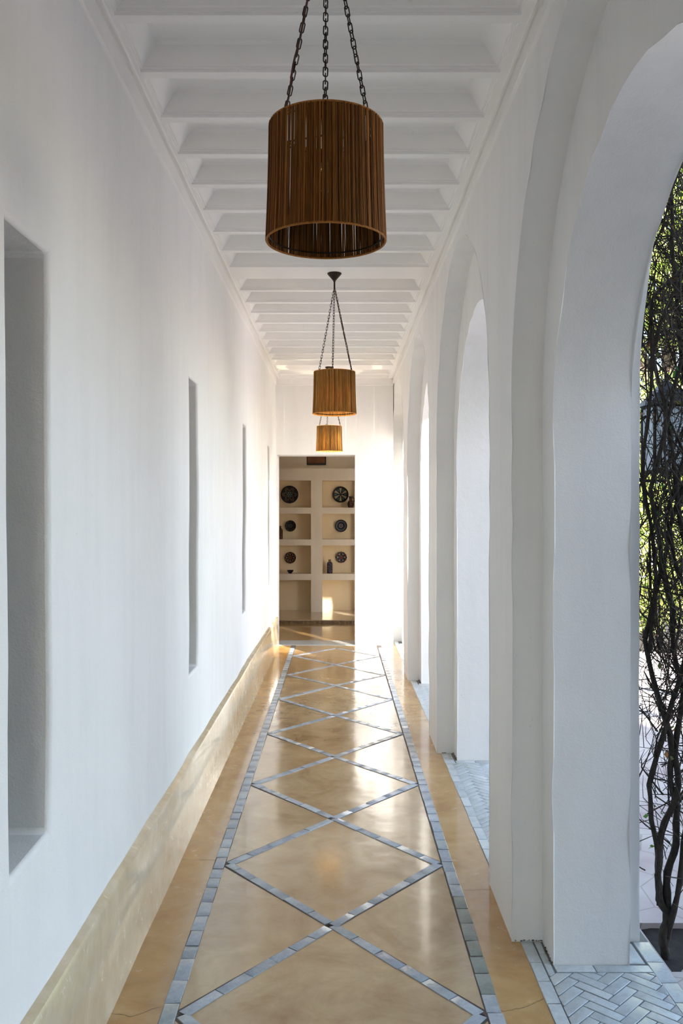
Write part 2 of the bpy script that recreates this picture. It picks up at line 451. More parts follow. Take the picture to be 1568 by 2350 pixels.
# ------------------------------------------------------------------ floor
GX = .676                      # ochre floor ends, tiles begin
mb = MB()
ysf = seg(YB, 10.5, 40) + [10.5]
def strip(mb, x0, x1, ys_, dz=0, z2=None):
    for a, b in zip(ys_, ys_[1:]):
        mb.poly([(x0(a) if callable(x0) else x0, a, zf(a)+dz), (x1(a) if callable(x1) else x1, a, zf(a)+dz),
                 (x1(b) if callable(x1) else x1, b, zf(b)+dz), (x0(b) if callable(x0) else x0, b, zf(b)+dz)])
strip(mb, -.56, .52, ysf)
mb.cur = 1
strip(mb, -.80, -.56, ysf); strip(mb, .52, lambda y: GX + rs(y), ysf + [10.95])
floor = mb.build('floor', mats=[M_FLOOR, M_EDGE], merge=True); struct(floor)

def tile(mb, quad, h=.0035, tilt=.0012, jit=.0015):
    """quad: four xy points, counter clockwise; a slab with a slightly tilted, pillowed top"""
    c = Vector((sum(p[0] for p in quad)/len(quad), sum(p[1] for p in quad)/len(quad)))
    q = [Vector(p) + Vector((random.uniform(-jit, jit), random.uniform(-jit, jit))) for p in quad]
    g = [random.uniform(-tilt, tilt) for _ in q]
    bot = [mb.vert((p.x, p.y, zf(p.y)-.004)) for p in q]
    mid = [mb.vert((p.x, p.y, zf(p.y)+h-.0012+g[i])) for i, p in enumerate(q)]
    top = []
    for i, p in enumerate(q):
        d = (c-p); d = d/max(d.length, 1e-6)*min(.0035, d.length*.3); r = p+d
        top.append(mb.vert((r.x, r.y, zf(r.y)+h+g[i])))
    n = len(q)
    for j in range(n):
        k = (j+1) % n
        mb.f.append([bot[j], bot[k], mid[k], mid[j]]); mb.m.append(mb.cur)
        mb.f.append([mid[j], mid[k], top[k], top[j]]); mb.m.append(mb.cur)
    mb.f.append(top); mb.m.append(mb.cur)
def tile_line(mb, p, q, w, L, gap=.0035, pick=None, jit=.0015, ends=None):
    p = Vector(p); q = Vector(q); d = q-p; T = d.length; d.normalize(); nrm = Vector((-d.y, d.x))
    t = 0
    while t < T-1e-4:
        l = L*random.uniform(.75, 1.2)
        if t + l > T - L*.5: l = T-t
        w2 = w*.5*random.uniform(.94, 1.04); off = random.uniform(-.001, .001)
        a = t+gap/2; b = t+l-gap/2
        sk = random.uniform(-.003, .003)
        if pick: mb.cur = pick(p + d*(t+l/2))
        tile(mb, [tuple(p + d*a - nrm*(w2-off)), tuple(p + d*(b+sk) - nrm*(w2-off)), tuple(p + d*b + nrm*(w2+off)), tuple(p + d*a + nrm*(w2+off))], jit=jit)
        t += l
TB_L, TB_R = (-.558, -.508), (.472, .521)
mb = MB()
pk = lambda c: 1 if (c.y < 3.6 and c.y > 2.85 and c.x > 0 and random.random() < .7) else 0
tile_line(mb, (-.533, YB+.1), (-.531, 10.3), .049, .125, pick=pk)
tile_line(mb, (.492, YB+.1), (.503, 10.3), .048, .125, pick=pk)
vy = [2.747, 3.345, 3.93, 4.52, 5.096, 5.672, 6.27, 6.834, 7.44, 8.025, 8.555, 9.134, 9.70, 10.27]
k = vy[0]
while k > -3: k -= .59; vy.insert(0, k)
i0 = vy.index(2.747)
xe = lambda y, s_: (-.503 if s_ < 0 else .466 + .001*(y-3))
xc = -.018
mb.cur = 0
for i in range(len(vy)-1):
    a, b = vy[i], vy[i+1]; even = ((i - i0) % 2 == 0)
    for s_ in (-1, 1):
        P0 = Vector((xe(a, s_) - s_*.012, a)) if even else Vector((xc, a))
        P1 = Vector((xc, b)) if even else Vector((xe(b, s_) - s_*.012, b))
        d = (P1-P0).normalized()
        # one diagonal runs through each crossing, the other stops against it
        if s_ < 0:
            if even: P1 = P1 - d*.024
            else: P0 = P0 + d*.024
        if even: P0 = P0 + d*.006
        if not even: P1 = P1 + d*.0
        tile_line(mb, P0, P1, .042, .135)
o = mb.build('marble_inlay', mats=[M_TILE, M_TILE2], parent=floor, smooth=35)
# dark joint under the inlay
mb = MB()
for x0, x1 in ((-.5580, -.5075), (.468, .5165)): strip(mb, x0, lambda y, x1=x1: x1 + .0012*max(0, y-3), ysf, .0006)
for i in range(len(vy)-1):
    a, b = vy[i], vy[i+1]; even = ((i - i0) % 2 == 0)
    for s_ in (-1, 1):
        P0 = Vector((xe(a, s_), a)) if even else Vector((xc, a)); P1 = Vector((xc, b)) if even else Vector((xe(b, s_), b))
        d = (P1-P0).normalized(); n_ = Vector((-d.y, d.x))*.0215
        mb.poly([(p.x, p.y, zf(p.y)+.0005) for p in (P0-n_, P1-n_, P1+n_, P0+n_)])
mb.build('joint_mortar', M_GROUT, parent=floor)

# hairline cracks in the ochre floor
mb = MB()
def crack(pts):
    out = []
    for a, b in zip(pts, pts[1:]):
        for t in range(8):
            f = t/8; out.append((a[0]+(b[0]-a[0])*f, a[1]+(b[1]-a[1])*f + random.uniform(-.004, .004)))
    out.append(pts[-1])
    for (xa, ya), (xb, yb) in zip(out, out[1:]):
        w = random.uniform(.0004, .001)
        mb.poly([(xa, ya-w, zf(ya)+.0006), (xb, yb-w, zf(yb)+.0006), (xb, yb+w, zf(yb)+.0006), (xa, ya+w, zf(ya)+.0006)])
crack([(-.73, 2.76), (-.65, 2.74), (-.56, 2.80)]); crack([(-.73, 3.99), (-.56, 3.98)]); crack([(-.73, 5.4), (-.56, 5.41)])
crack([(.52, 2.77), (.60, 2.79), (.67, 2.84)]); crack([(.53, 3.66), (.645, 3.67)])
mb.build('crack', M_GROUT, parent=floor)

# arcade floor: edge strip, herringbone, outer border
def clip(poly, x0, x1, y0, y1):
    def c(pl, f, inter):
        out = []
        for a, b in zip(pl, pl[1:]+pl[:1]):
            ia, ib = f(a), f(b)
            if ia: out.append(a)
            if ia != ib: out.append(inter(a, b))
        return out
    def ix(v, ax):
        def g(a, b):
            t = (v-a[ax])/(b[ax]-a[ax]); return (a[0]+(b[0]-a[0])*t, a[1]+(b[1]-a[1])*t)
        return g
    for v, ax, sg in ((x0,0,1),(x1,0,-1),(y0,1,1),(y1,1,-1)):
        if len(poly) < 3: return []
        poly = c(poly, lambda p: (p[ax]-v)*sg >= 0, ix(v, ax))
    return poly
def area(p): return abs(sum(a[0]*b[1]-b[0]*a[1] for a, b in zip(p, p[1:]+p[:1])))/2
HX0, HX1 = .724, 1.088
mb = MB()
W, Lh = .042, .126
# herringbone built at 45 degrees, cut by the borders
ca = math.cos(R(45)); sa = math.sin(R(45))
yspan = (-1.2, 10.9)
def herr(reg):
    x0, x1, y0, y1 = reg; cy = (y0+y1)/2; cxm = (x0+x1)/2; rr = int(((y1-y0)+(x1-x0))/W)+8
    for i in range(-rr, rr):
        for j in range(-rr//3, rr//3):
            # unit: horizontal brick + vertical brick, shifted diagonally
            ox = i*W + j*2*Lh/1.0*.0; oy = i*W
            ox += j*(Lh + Lh*0) * 1; oy -= j*Lh
            for (u0, v0, u1, v1) in ((ox, oy, ox+Lh, oy+W), (ox, oy+W, ox+W, oy+W+Lh)):
                g = .0018
                q = [(u0+g, v0+g), (u1-g, v0+g), (u1-g, v1-g), (u0+g, v1-g)]
                q = [(cxm + (a*ca - b*sa), cy + (a*sa + b*ca)) for a, b in q]
                if min(p[0] for p in q) > x1 or max(p[0] for p in q) < x0 or min(p[1] for p in q) > y1 or max(p[1] for p in q) < y0: continue
                q = clip(q, x0, x1, y0, y1)
                if len(q) >= 3 and area(q) > .00012: tile(mb, q, h=.004, tilt=.0008, jit=.0008)
for c in cent[1:]:
    ya, yb = c-.85, c+.85
    herr((HX0, HX1, ya+.058, yb-.055))
    for e in (ya+.028, yb-.026): tile_line(mb, (HX0+.03, e), (HX1, e), .048, .15, jit=.001)
    tile_line(mb, (HX0-.024+rs(c)*.7, ya-.16), (HX0-.024+rs(c)*.7, yb+.17), .044, .14, jit=.001)
    tile_line(mb, (HX0+.012, yb-.06), (HX0+.012, yb+.17), .022, .12, jit=.001)
    for q in (yb+.006, ya-.155): tile_line(mb, (1.058+rs(c), q), (1.058+rs(c), q+.15), .055, .11, jit=.001)
    tile_line(mb, (HX1+.03, ya-.165), (HX1+.03, yb+.165), .058, .15, jit=.001)
o = mb.build('herringbone_tiles', M_HERR, parent=floor, smooth=35)
mb = MB(); ysq = seg(YB, 11, 40)+[11]
strip(mb, lambda y: GX + rs(y)-.002, 1.148, ysq, -.001)
mb.build('mortar_bed', M_GROUT2, parent=floor)

# dust and dirt gathered at the foot of the nearest piers: thin dark mortar crumbs
mb = MB()
for cc in (3.225, 5.757, 8.29):
    for _ in range(26):
        u = random.random()
        if u < .5: x = XI + rs(cc) + random.uniform(-.004, .115); y = cc - random.uniform(0, .012)
        else: x = X1 + rs(cc) - random.uniform(0, .01); y = cc - random.uniform(0, .17)
        r = random.uniform(.001, .0028)
        mb.obox((x, y, zf(y)+.005+r*.3), Vector((r*1.6, .001, 0)), Vector((0, r, 0)), Vector((0, 0, r*.7)))
mb.build('dirt_crumbs', simple('brown_dirt', (.12, .07, .04), .9), parent=floor)['kind'] = 'stuff'

# ------------------------------------------------------------------ room beyond the doorway
RZ = zf(10.7); YP, YW, YN = 12.5, 13.47, 13.70; PZ = -.012
mb = MB(); mb.box((-3.0, YB2-.001, RZ-.1), (2.6, YP+.05, RZ)); struct(mb.build('floor_room', M_RFLOOR))
mb = MB(); mb.box((-3.0, YP, RZ-.05), (2.6, YW+.4, PZ)); struct(mb.build('trim_5', M_PLAT, bevel=.008))
mb = MB(); mb.box((-3.0, YP-.004, RZ-.01), (2.6, YP+.001, PZ-.010))
struct(mb.build('trim_6', simple('brown_step_edge', (.22, .15, .09), .5, 0, .5, 30)))
# back wall of niches
rows = [(PZ-.01, .481), (.576, 1.016), (1.11, 1.506), (1.60, 2.02)]
colsx = [(-2.55, -1.95), (-1.78, -1.18), (-1.01, -.411), (-.236, .365), (.54, 1.14), (1.31, 1.91)]
mb = MB()
xs_ = sorted([-3.0, 2.6] + [c for q in colsx for c in q]); zs_ = sorted([-.12, 2.206] + [c for q in rows for c in q])
for xa, xb in zip(xs_, xs_[1:]):
    for za, zb in zip(zs_, zs_[1:]):
        if (xa, xb) in colsx and (za, zb) in rows:
            mb.cur = 1
            mb.poly([(xa, YN, za), (xb, YN, za), (xb, YN, zb), (xa, YN, zb)])
            mb.cur = 0
            mb.poly([(xa, YW, za), (xb, YW, za), (xb, YN, za), (xa, YN, za)])
            mb.poly([(xa, YN, zb), (xb, YN, zb), (xb, YW, zb), (xa, YW, zb)])
            mb.cur = 1
            mb.poly([(xa, YN, za), (xa, YN, zb), (xa, YW, zb), (xa, YW, za)])
            mb.poly([(xb, YW, za), (xb, YW, zb), (xb, YN, zb), (xb, YN, za)])
            mb.cur = 0
        else: mb.poly([(xa, YW, za), (xb, YW, za), (xb, YW, zb), (xa, YW, zb)])
mb.poly([(-3, YW, 2.206), (2.6, YW, 2.206), (2.6, YW+.5, 2.206), (-3, YW+.5, 2.206)])
mb.poly([(-3, YW+.5, -.12), (2.6, YW+.5, -.12), (2.6, YW+.5, 3.42), (-3, YW+.5, 3.42)])
struct(mb.build('wall_niches', mats=[M_ROOM, M_NICHE], merge=True))
mb = MB()
mb.box((-3.2, YB2, -.2), (-3.0, YW+.5, 3.42)); mb.box((-3.2, YB2-.2, -.2), (-1.36, YB2, 3.42))
struct(mb.build('wall_room_left', M_ROOM))
mb = MB()
mb.box((2.6, YB2-.2, -.2), (2.8, YW+.5, 3.42))
# front wall of the room towards the garden, with a narrow window opening
wx0, wx1, wz0, wz1 = 1.47, 1.74, .9, 2.24
mb.box((1.16, YB2-.2, -.2), (wx0, YB2, 3.42)); mb.box((wx1, YB2-.2, -.2), (1.98, YB2, 3.42)); mb.box((1.98, YB2-.2, 2.7), (2.6, YB2, 3.42))  # wide unseen opening added at the right so sun brightens the room
mb.box((wx0, YB2-.2, -.2), (wx1, YB2, wz0)); mb.box((wx0, YB2-.2, wz1), (wx1, YB2, 3.42))
struct(mb.build('wall_room_right', simple('low_bounce_plaster', (.42, .31, .25), .85, var=.08, scale=3)))  # wall coloured darker to cut the sun bounce onto the end wall
mb = MB(); mb.box((-3.2, YB2-.2, 3.05), (2.8, YW+.5, 3.3)); struct(mb.build('ceiling_room', M_CEIL))

# ------------------------------------------------------------------ ceramics
def plate_mat(name, ground, line, accent, n, mode):
    m, nt, b = new_mat(name)
    tc = N(nt, 'ShaderNodeTexCoord'); sp = N(nt, 'ShaderNodeSeparateXYZ'); nt.links.new(tc.outputs['Object'], sp.inputs[0])
    x, z = sp.outputs[0], sp.outputs[2]
    r = mth(nt, 'SQRT', mth(nt, 'ADD', mth(nt, 'MULTIPLY', x, x), mth(nt, 'MULTIPLY', z, z)))
    th = mth(nt, 'ARCTAN2', z, x)
    pet = mth(nt, 'COSINE', mth(nt, 'MULTIPLY', th, n))
    def band(v, c, w):      # 1 near v == c
        return mth(nt, 'LESS_THAN', mth(nt, 'ABSOLUTE', mth(nt, 'SUBTRACT', v, c)), w)
    if mode == 0:      # outlined star flower
        f = mth(nt, 'SUBTRACT', r, mth(nt, 'ADD', mth(nt, 'MULTIPLY', mth(nt, 'ABSOLUTE', mth(nt, 'COSINE', mth(nt, 'MULTIPLY', th, n/2))), .062), .03))
        l = mth(nt, 'MAXIMUM', band(f, 0, .004), band(f, .022, .003)); a = mth(nt, 'MULTIPLY', mth(nt, 'LESS_THAN', r, .045), mth(nt, 'GREATER_THAN', pet, .3))
    elif mode == 1:    # big petals with pale gaps
        l = mth(nt, 'MULTIPLY', mth(nt, 'LESS_THAN', pet, -.35), mth(nt, 'MULTIPLY', mth(nt, 'GREATER_THAN', r, .018), mth(nt, 'LESS_THAN', r, .102)))
        a = mth(nt, 'MULTIPLY', mth(nt, 'GREATER_THAN', pet, .6), band(r, .075, .018))
    elif mode == 2:    # concentric rings with lace
        l = mth(nt, 'MAXIMUM', band(r, .026, .006), mth(nt, 'MULTIPLY', band(r, .070, .010), mth(nt, 'GREATER_THAN', pet, .1)))
        a = mth(nt, 'LESS_THAN', r, .012)
    else:              # busy floral
        pt2 = mth(nt, 'COSINE', mth(nt, 'MULTIPLY', th, n*2))
        l = mth(nt, 'MAXIMUM', mth(nt, 'MULTIPLY', band(r, .055, .012), mth(nt, 'GREATER_THAN', pet, .2)), mth(nt, 'MULTIPLY', band(r, .025, .005), mth(nt, 'GREATER_THAN', pt2, 0.)))
        a = mth(nt, 'MAXIMUM', mth(nt, 'MULTIPLY', mth(nt, 'LESS_THAN', r, .034), mth(nt, 'GREATER_THAN', pt2, .2)), mth(nt, 'MULTIPLY', band(r, .075, .007), mth(nt, 'LESS_THAN', pet, -.2)))
    line = tuple(c*.6 for c in line); accent = tuple(c*.7 for c in accent)
    col = mixc(nt, ground, line, l); col = mixc(nt, col, accent, a)
    nt.links.new(col, b.inputs['Base Color']); b.inputs['Roughness'].default_value = .5; b.inputs['Specular IOR Level'].default_value = .2
    return m
def plate(px, py, r, label, mat, scal=None):
    x = (px-775)*13.66/2000; z = 1.6 + (1165-py)*13.66/2000
    root = empty('decorative_plate', (x, YN-.002, z)); tag(root, label, 'plate', 'ceramic plates hanging in the wall niches')
    mb = MB(); n = 48
    pr = [(0, -.012), (r*.45, -.012), (r*.55, -.017), (r*.78, -.026), (r*.97, -.036), (r, -.034), (r*.98, -.028), (r*.6, -.004), (0, -.004)]
    rings = []
    for rr, d in pr:
        rings.append([mb.vert((rr*(1 + (.035*math.cos(12*2*PI*j/n) if scal and rr > r*.7 else 0))*math.cos(2*PI*j/n), d, rr*(1 + (.035*math.cos(12*2*PI*j/n) if scal and rr > r*.7 else 0))*math.sin(2*PI*j/n))) for j in range(n)])
    for a, b in zip(rings, rings[1:]):
        for j in range(n): mb.f.append([a[j], a[(j+1) % n], b[(j+1) % n], b[j]]); mb.m.append(0)
    dish = mb.build('dish', mat, root, smooth=50)
    mb = MB(); mb.tube([(rr_*math.cos(2*PI*j/n), -.035, rr_*math.sin(2*PI*j/n)) for j in range(n) for rr_ in [r*(1 + (.035*math.cos(12*2*PI*j/n) if scal else 0))]], .0025, 6, closed=True)
    mb.build('rim', mat, dish, smooth=60)
    return root
G = (.012, .012, .016)
plate(664.6, 1134.9, .137, 'largest dark ceramic plate with a thin gold star flower, upper left niche', plate_mat('star_flower_glaze', G, (.30, .21, .10), (.10, .22, .22), 6, 0))
plate(781.8, 1134.9, .124, 'dark ceramic plate with six large petals beside the handled jug', plate_mat('six_petal_glaze', (.015, .014, .018), (.45, .40, .26), (.06, .14, .16), 6, 1))
plate(666.6, 1207, .086, 'almost plain dark ceramic plate in the left niche, middle of its column', plate_mat('dark_wreath_glaze', G, (.10, .085, .05), (.03, .04, .05), 9, 2))
plate(782.8, 1206.7, .095, 'dark blue ceramic plate with pale concentric rings in the right middle niche', plate_mat('ringed_blue_glaze', (.012, .018, .035), (.32, .34, .36), (.25, .16, .10), 22, 2))
plate(666.2, 1279.9, .088, 'dark ceramic plate with a gold floral wreath above the small bowl', plate_mat('floral_wreath_glaze', G, (.34, .25, .14), (.28, .10, .03), 8, 3))
plate(783.4, 1279, .085, 'scalloped ceramic plate in teal and red flowers above the tall vase', plate_mat('scalloped_flower_glaze', (.02, .035, .05), (.45, .42, .34), (.38, .10, .05), 6, 3), True)

def pot_mat(name, a, b_, s):
    m, nt, b = new_mat(name); v = coords(nt)
    vo = N(nt, 'ShaderNodeTexVoronoi', feature='DISTANCE_TO_EDGE'); vo.inputs['Scale'].default_value = s; nt.links.new(v, vo.inputs['Vector'])
    nt.links.new(ramp(nt, vo.outputs['Distance'], [(.05, b_), (.11, a)]), b.inputs['Base Color'])
    b.inputs['Roughness'].default_value = .5; b.inputs['Specular IOR Level'].default_value = .2; return m
M_POT1 = pot_mat('red_figured_glaze', (.022, .014, .016), (.16, .07, .05), 38)
M_POT2 = pot_mat('blue_figured_glaze', (.016, .014, .035), (.13, .125, .15), 50)
M_POT3 = pot_mat('brown_figured_glaze', (.03, .016, .012), (.17, .11, .07), 55)
M_BOWL = simple('black_bowl_glaze', (.012, .012, .016), .35)
M_NECK = simple('tan_unglazed_neck', (.24, .17, .10), .6)
YS = 13.57
def wx(px): return (px-775)*YS/2000
e = empty('jug', (wx(805), YS, 1.600)); tag(e, 'dark handled jug with red figures standing right of the six-petal plate', 'jug')
mb = MB(); mb.lathe([(0, .002), (.034, 0), (.038, .006), (.050, .05), (.046, .085), (.028, .112), (.022, .13), (.026, .160), (.036, .172), (.034, .174), (.020, .15), (.0, .12)])
mb.build('body', M_POT1, e, smooth=50)
mb = MB(); mb.tube([(.024 + .0*t, 0, .158) if t == 0 else (.040 + .022*math.sin(PI*t/8), 0, .158 - .072*t/8) for t in range(9)], .005, 8)
mb.build('handle', M_POT1, e, smooth=60)
mb = MB(); mb.lathe([(.034, .168), (.0375, .170), (.0375, .175), (.033, .176)]); mb.build('rim', M_BOWL, e, smooth=50)
e = empty('vase', (wx(757), YS, .576)); tag(e, 'tall dark blue bottle vase with a tan neck on the lowest right shelf', 'vase')
mb = MB(); mb.lathe([(0, .002), (.040, 0), (.044, .008), (.044, .14), (.040, .165), (.022, .182), (.0, .182)]); mb.build('body', M_POT2, e, smooth=50)
mb = MB(); mb.lathe([(.021, .178), (.018, .195), (.022, .212), (.024, .216), (.018, .214), (.012, .19)]); mb.build('neck', M_NECK, e, smooth=50)
e = empty('vase', (wx(643), YS, 1.110)); tag(e, 'brown patterned vase half hidden behind the left edge of the doorway', 'vase')
mb = MB(); mb.lathe([(0, .002), (.036, 0), (.042, .008), (.044, .13), (.038, .155), (.020, .172), (.0, .172)]); mb.build('body', M_POT3, e, smooth=50)
mb = MB(); mb.lathe([(.020, .17), (.018, .19), (.026, .203), (.024, .206), (.014, .188)]); mb.build('neck', M_POT3, e, smooth=50)
mb = MB(); mb.lathe([(0, .003), (.022, 0), (.024, .006), (.040, .026), (.053, .050), (.0515, .052), (.036, .028), (.0, .012)])
o = mb.build('bowl', M_BOWL, smooth=50); o.location = (wx(666.4), YS, .576)
tag(o, 'small black footed bowl on the lowest left shelf under the wreath plate', 'bowl')

# square pendant in the room, seen under the lintel
e = empty('pendant_lantern', (-.29, 12.0, 2.19)); tag(e, 'square rust-brown hanging lantern with a dark frame beyond the doorway', 'lamp')
mb = MB(); s_ = .125
mb.box((-s_, -s_, .01), (s_, s_, .30)); mb.build('panel', M_RUST, e, bevel=.01)
mb = MB()
for sx in (-1, 1):
    for sy in (-1, 1): mb.box((sx*s_-.006, sy*s_-.006, 0), (sx*s_+.006, sy*s_+.006, .31))
for z in (0, .30):
    for sg in (-1, 1):
        mb.box((-s_-.006, sg*s_-.006, z), (s_+.006, sg*s_+.006, z+.014)); mb.box((sg*s_-.006, -s_-.006, z), (sg*s_+.006, s_+.006, z+.014))
mb.build('frame', M_BLACK, e)
mb = MB(); mb.tube([(0, 0, .30), (0, 0, .87)], .004, 6); mb.build('cable', M_CHAIN, e)

# ------------------------------------------------------------------ raffia pendants
def link_pts(c, t, side, L=.0255, w=.0085):
    """stadium loop of one chain link, long axis t, width axis side"""
    pts = []
    for k in range(14):
        a = 2*PI*k/14; ca_, sa_ = math.cos(a), math.sin(a)
        pts.append(c + side*(ca_*w*.5) + t*(sa_*w*.5 + (L/2-w/2)*(1 if sa_ > 0 else -1)))
    return pts
def chain_mesh(p, q, L=.0255, w=.0108, r=.0016, sag=.006, seed=0):
    rnd = random.Random(seed); mb = MB(); p = Vector(p); q = Vector(q); T = (q-p).length; pitch = L - 4*r
    n = max(2, round(T/pitch)); pitch = T/n; t = (q-p).normalized()
    u = t.cross(Vector((0, 1, 0))).normalized(); v = t.cross(u)
    ang = rnd.uniform(0, .6)
    for i in range(n):
        f = (i+.5)/n; c = p + t*(pitch*(i+.5)) + Vector((0, 0, -sag*4*f*(1-f)))
        a = ang + (PI/2 if i % 2 else 0) + rnd.uniform(-.25, .25)
        mb.tube(link_pts(c, t, u*math.cos(a) + v*math.sin(a), L, w), r, 5, closed=True)
    return mb
def pendant(x, y, zb, label, mat, rb=.1445, rt=.1365, h=.279, rot=0, apex=(0, 3.062), angs=(30, 150, -90), cable=1, tilt=0, seed=1, fixz=ZC, light=None, dens=620, lcol=(1, .78, .5)):
    root = empty('pendant_lamp', (x, y, zb)); root.rotation_euler = (0, tilt, 0)
    tag(root, label, 'lamp', 'raffia pendant lamps along the corridor ceiling')
    rnd = random.Random(seed); mb = MB(); n = dens
    for i in range(n):
        a = 2*PI*(i + rnd.uniform(-.45, .45))/n
        if rnd.random() < .008: continue
        wd = rnd.uniform(.0010, .0017); off = rnd.uniform(-.0022, .0022); da = rnd.uniform(-.012, .012)
        P = []
        for k in range(5):
            f = k/4; r = rb + (rt-rb)*f + off - .0015*math.sin(PI*f); aa = a + da*math.sin(PI*f) 
            P.append((r*math.cos(aa), r*math.sin(aa), h*f))
        mb.tube(P, wd, 4, cap=False)
    rp = mb.build('shade', mat, root, smooth=80)
    for (r, z) in ((rb, .0), (rt, h)):
        mb = MB(); mb.tube([(r*math.cos(2*PI*j/64), r*math.sin(2*PI*j/64), z) for j in range(64)], .0027, 6, closed=True)
        mb.build('rim', mat, rp, smooth=80)
    mb = MB()   # inner wire frame with lamp holders
    for z in (h-.012, .012):
        r = (rt if z > .1 else rb) - .006
        mb.tube([(r*math.cos(2*PI*j/40), r*math.sin(2*PI*j/40), z) for j in range(40)], .002, 5, closed=True)
    for a in angs: mb.tube([(0, 0, h-.02), ((rt-.006)*math.cos(R(a)), (rt-.006)*math.sin(R(a)), h-.012)], .0025, 5)
    for a in angs: mb.tube([((rt-.006)*math.cos(R(a)), (rt-.006)*math.sin(R(a)), h-.012), ((rb-.006)*math.cos(R(a)), (rb-.006)*math.sin(R(a)), .012)], .0018, 5)
    fr_ = mb.build('frame', M_CHAIN, root, smooth=50)
    mb = MB(); mb.tube([(0, 0, h-.09), (0, 0, h+.012)], .011, 10)
    mb.build('lamp_holder', M_CHAIN, fr_, smooth=50)
    mb = MB(); mb.lathe([(.0, .105), (.014, .11), (.026, .13), (.029, .150), (.022, .172), (.013, .19), (.013, .20)], n=16)
    m, nt, b = new_mat('clear_bulb_glass'); b.inputs['Base Color'].default_value = (.9, .75, .5, 1)
    b.inputs['Transmission Weight'].default_value = .9; b.inputs['Roughness'].default_value = .05
    mb.build('bulb', m, fr_, smooth=60)
    mb = MB()   # knob on top of the frame
    mb.lathe([(.0, h+.010), (.006, h+.008), (.004, h+.012), (.003, h+.017), (.008, h+.021), (.007, h+.023), (0, h+.024)], (-.035, -.03, 0), n=12)
    mb.build('finial', M_BRASS, fr_, smooth=50)
    ax, az = apex[0], apex[1]-zb
    for k, a in enumerate(angs):
        at = ((rt-.003)*math.cos(R(a)), (rt-.003)*math.sin(R(a)), h-.004)
        chain_mesh(at, (ax + .004*math.cos(R(a)), .004*math.sin(R(a)), az), seed=seed*10+k).build('chain', M_CHAIN, root, smooth=60)
    a = angs[cable]; P = []
    for k in range(28):
        f = k/27; q = Vector(((rt-.006)*math.cos(R(a)), (rt-.006)*math.sin(R(a)), h-.006)).lerp(Vector((ax, 0, az)), f)
        sd = .002*math.sin(f*24) + .004
        P.append(q + Vector((sd*(-1 if math.cos(R(a)) < 0 else 1)*math.sin(PI*min(1, f*1.3+.15)), -.004, 0)))
    mb = MB(); mb.tube(P, .0028, 6); mb.build('cable', M_CABLE, root, smooth=60)
    fz = fixz - zb
    mb = MB(); mb.lathe([(0, fz), (.047, fz), (.048, fz-.004), (.044, fz-.010), (.030, fz-.026), (.017, fz-.040), (.014, fz-.046), (.0085, fz-.048), (.0085, fz-.055), (.006, fz-.057), (.006, az-.004), (0, az-.006)], (ax, 0, 0), n=24)
    mb.build('ceiling_rose', M_CHAIN, root, smooth=45)
    if light:
        l = bpy.data.lights.new('bulb_light', 'POINT'); l.energy = light; l.color = lcol; l.shadow_soft_size = 0.0
        lo = bpy.data.objects.new('bulb_light', l); C.objects.link(lo); lo.parent = root; lo.location = (0, 0, .085)
    return root
pendant(-.028, 2.12, 2.248, 'nearest and largest-looking raffia pendant lamp toned dark as if backlit, chains running out of the frame', M_RAF, seed=1, cable=1)
pendant(-.021, 5.82, 2.226, 'middle raffia pendant lamp toned as if half lit, hanging from a cone-shaped ceiling rose', M_RAF2, seed=2, angs=(25, 145, -95), cable=0, tilt=0, light=1.6)
pendant(-.092, 9.66, 2.222, 'farthest raffia pendant lamp toned bright as if lit through, just above the doorway', M_RAF3, seed=3, angs=(20, 150, -100), cable=0, tilt=0, fixz=ZC-.006, light=12, lcol=(1, .88, .62), dens=1000)

# ------------------------------------------------------------------ outside: paving, bed, vine, lantern
BX0, BX1, BY0, BY1 = 1.155, 1.95, 3.012, 3.372
xs2 = [1.146, BX0, BX1, 14]; ys2 = [-9, BY0, BY1, 10.66]
mb = MB()
for i in range(3):
    for j in range(3):
        if i == 1 and j == 1: continue
        x0, x1, y0, y1 = xs2[i], xs2[i+1], ys2[j], ys2[j+1]
        if j == 2: parts = [(y0, 9.7)]
        else: parts = [(y0, y1)]
        for a, b in parts:
            mb.poly([(x0, a, zf(a)-.002), (x1, a, zf(a)-.002), (x1, b, zf(b)-.002), (x0, b, zf(b)-.002)])
for (a, b, c_, d_) in ((BX0, BY0, BX1, BY0), (BX1, BY0, BX1, BY1), (BX1, BY1, BX0, BY1), (BX0, BY1, BX0, BY0)):
    mb.poly([(a, b, zf(b)-.002), (c_, d_, zf(d_)-.002), (c_, d_, -.10), (a, b, -.10)])
struct(mb.build('floor_patio', M_PAVE, merge=True))
mb = MB(); n = 14
for i in range(n):
    for j in range(8):
        def S(i, j):
            x = BX0 + (BX1-BX0)*i/n; y = BY0 + (BY1-BY0)*j/8
            return (x, y, -.035 + .014*noise.noise(Vector((x*12, y*12, 0))))
        mb.poly([S(i, j), S(i+1, j), S(i+1, j+1), S(i, j+1)])
o = mb.build('planting_bed', M_SOIL, merge=True, smooth=80); tag(o, 'dark soil of the small planting bed at the foot of the vine', 'soil', kind='stuff')
mb = MB(); mb.box((1.146, 9.7, -.2), (14, 9.95, -.045)); struct(mb.build('trim_7', M_PAVE, bevel=.01))
mb = MB()
for i in range(26):
    for j in range(12):
        def S(i, j):
            x = 2.86 + 11.1*i/26; y = 9.95 + 9*j/12
            return (x, y, -.05 + .02*j/12 + .015*noise.noise(Vector((x*1.3, y*1.3, 0))))
        mb.poly([S(i, j), S(i+1, j), S(i+1, j+1), S(i, j+1)])
o = mb.build('garden_soil', M_SOIL, merge=True, smooth=80)
tag(o, 'dark garden soil under the shrubs beyond the patio', 'soil', kind='stuff')

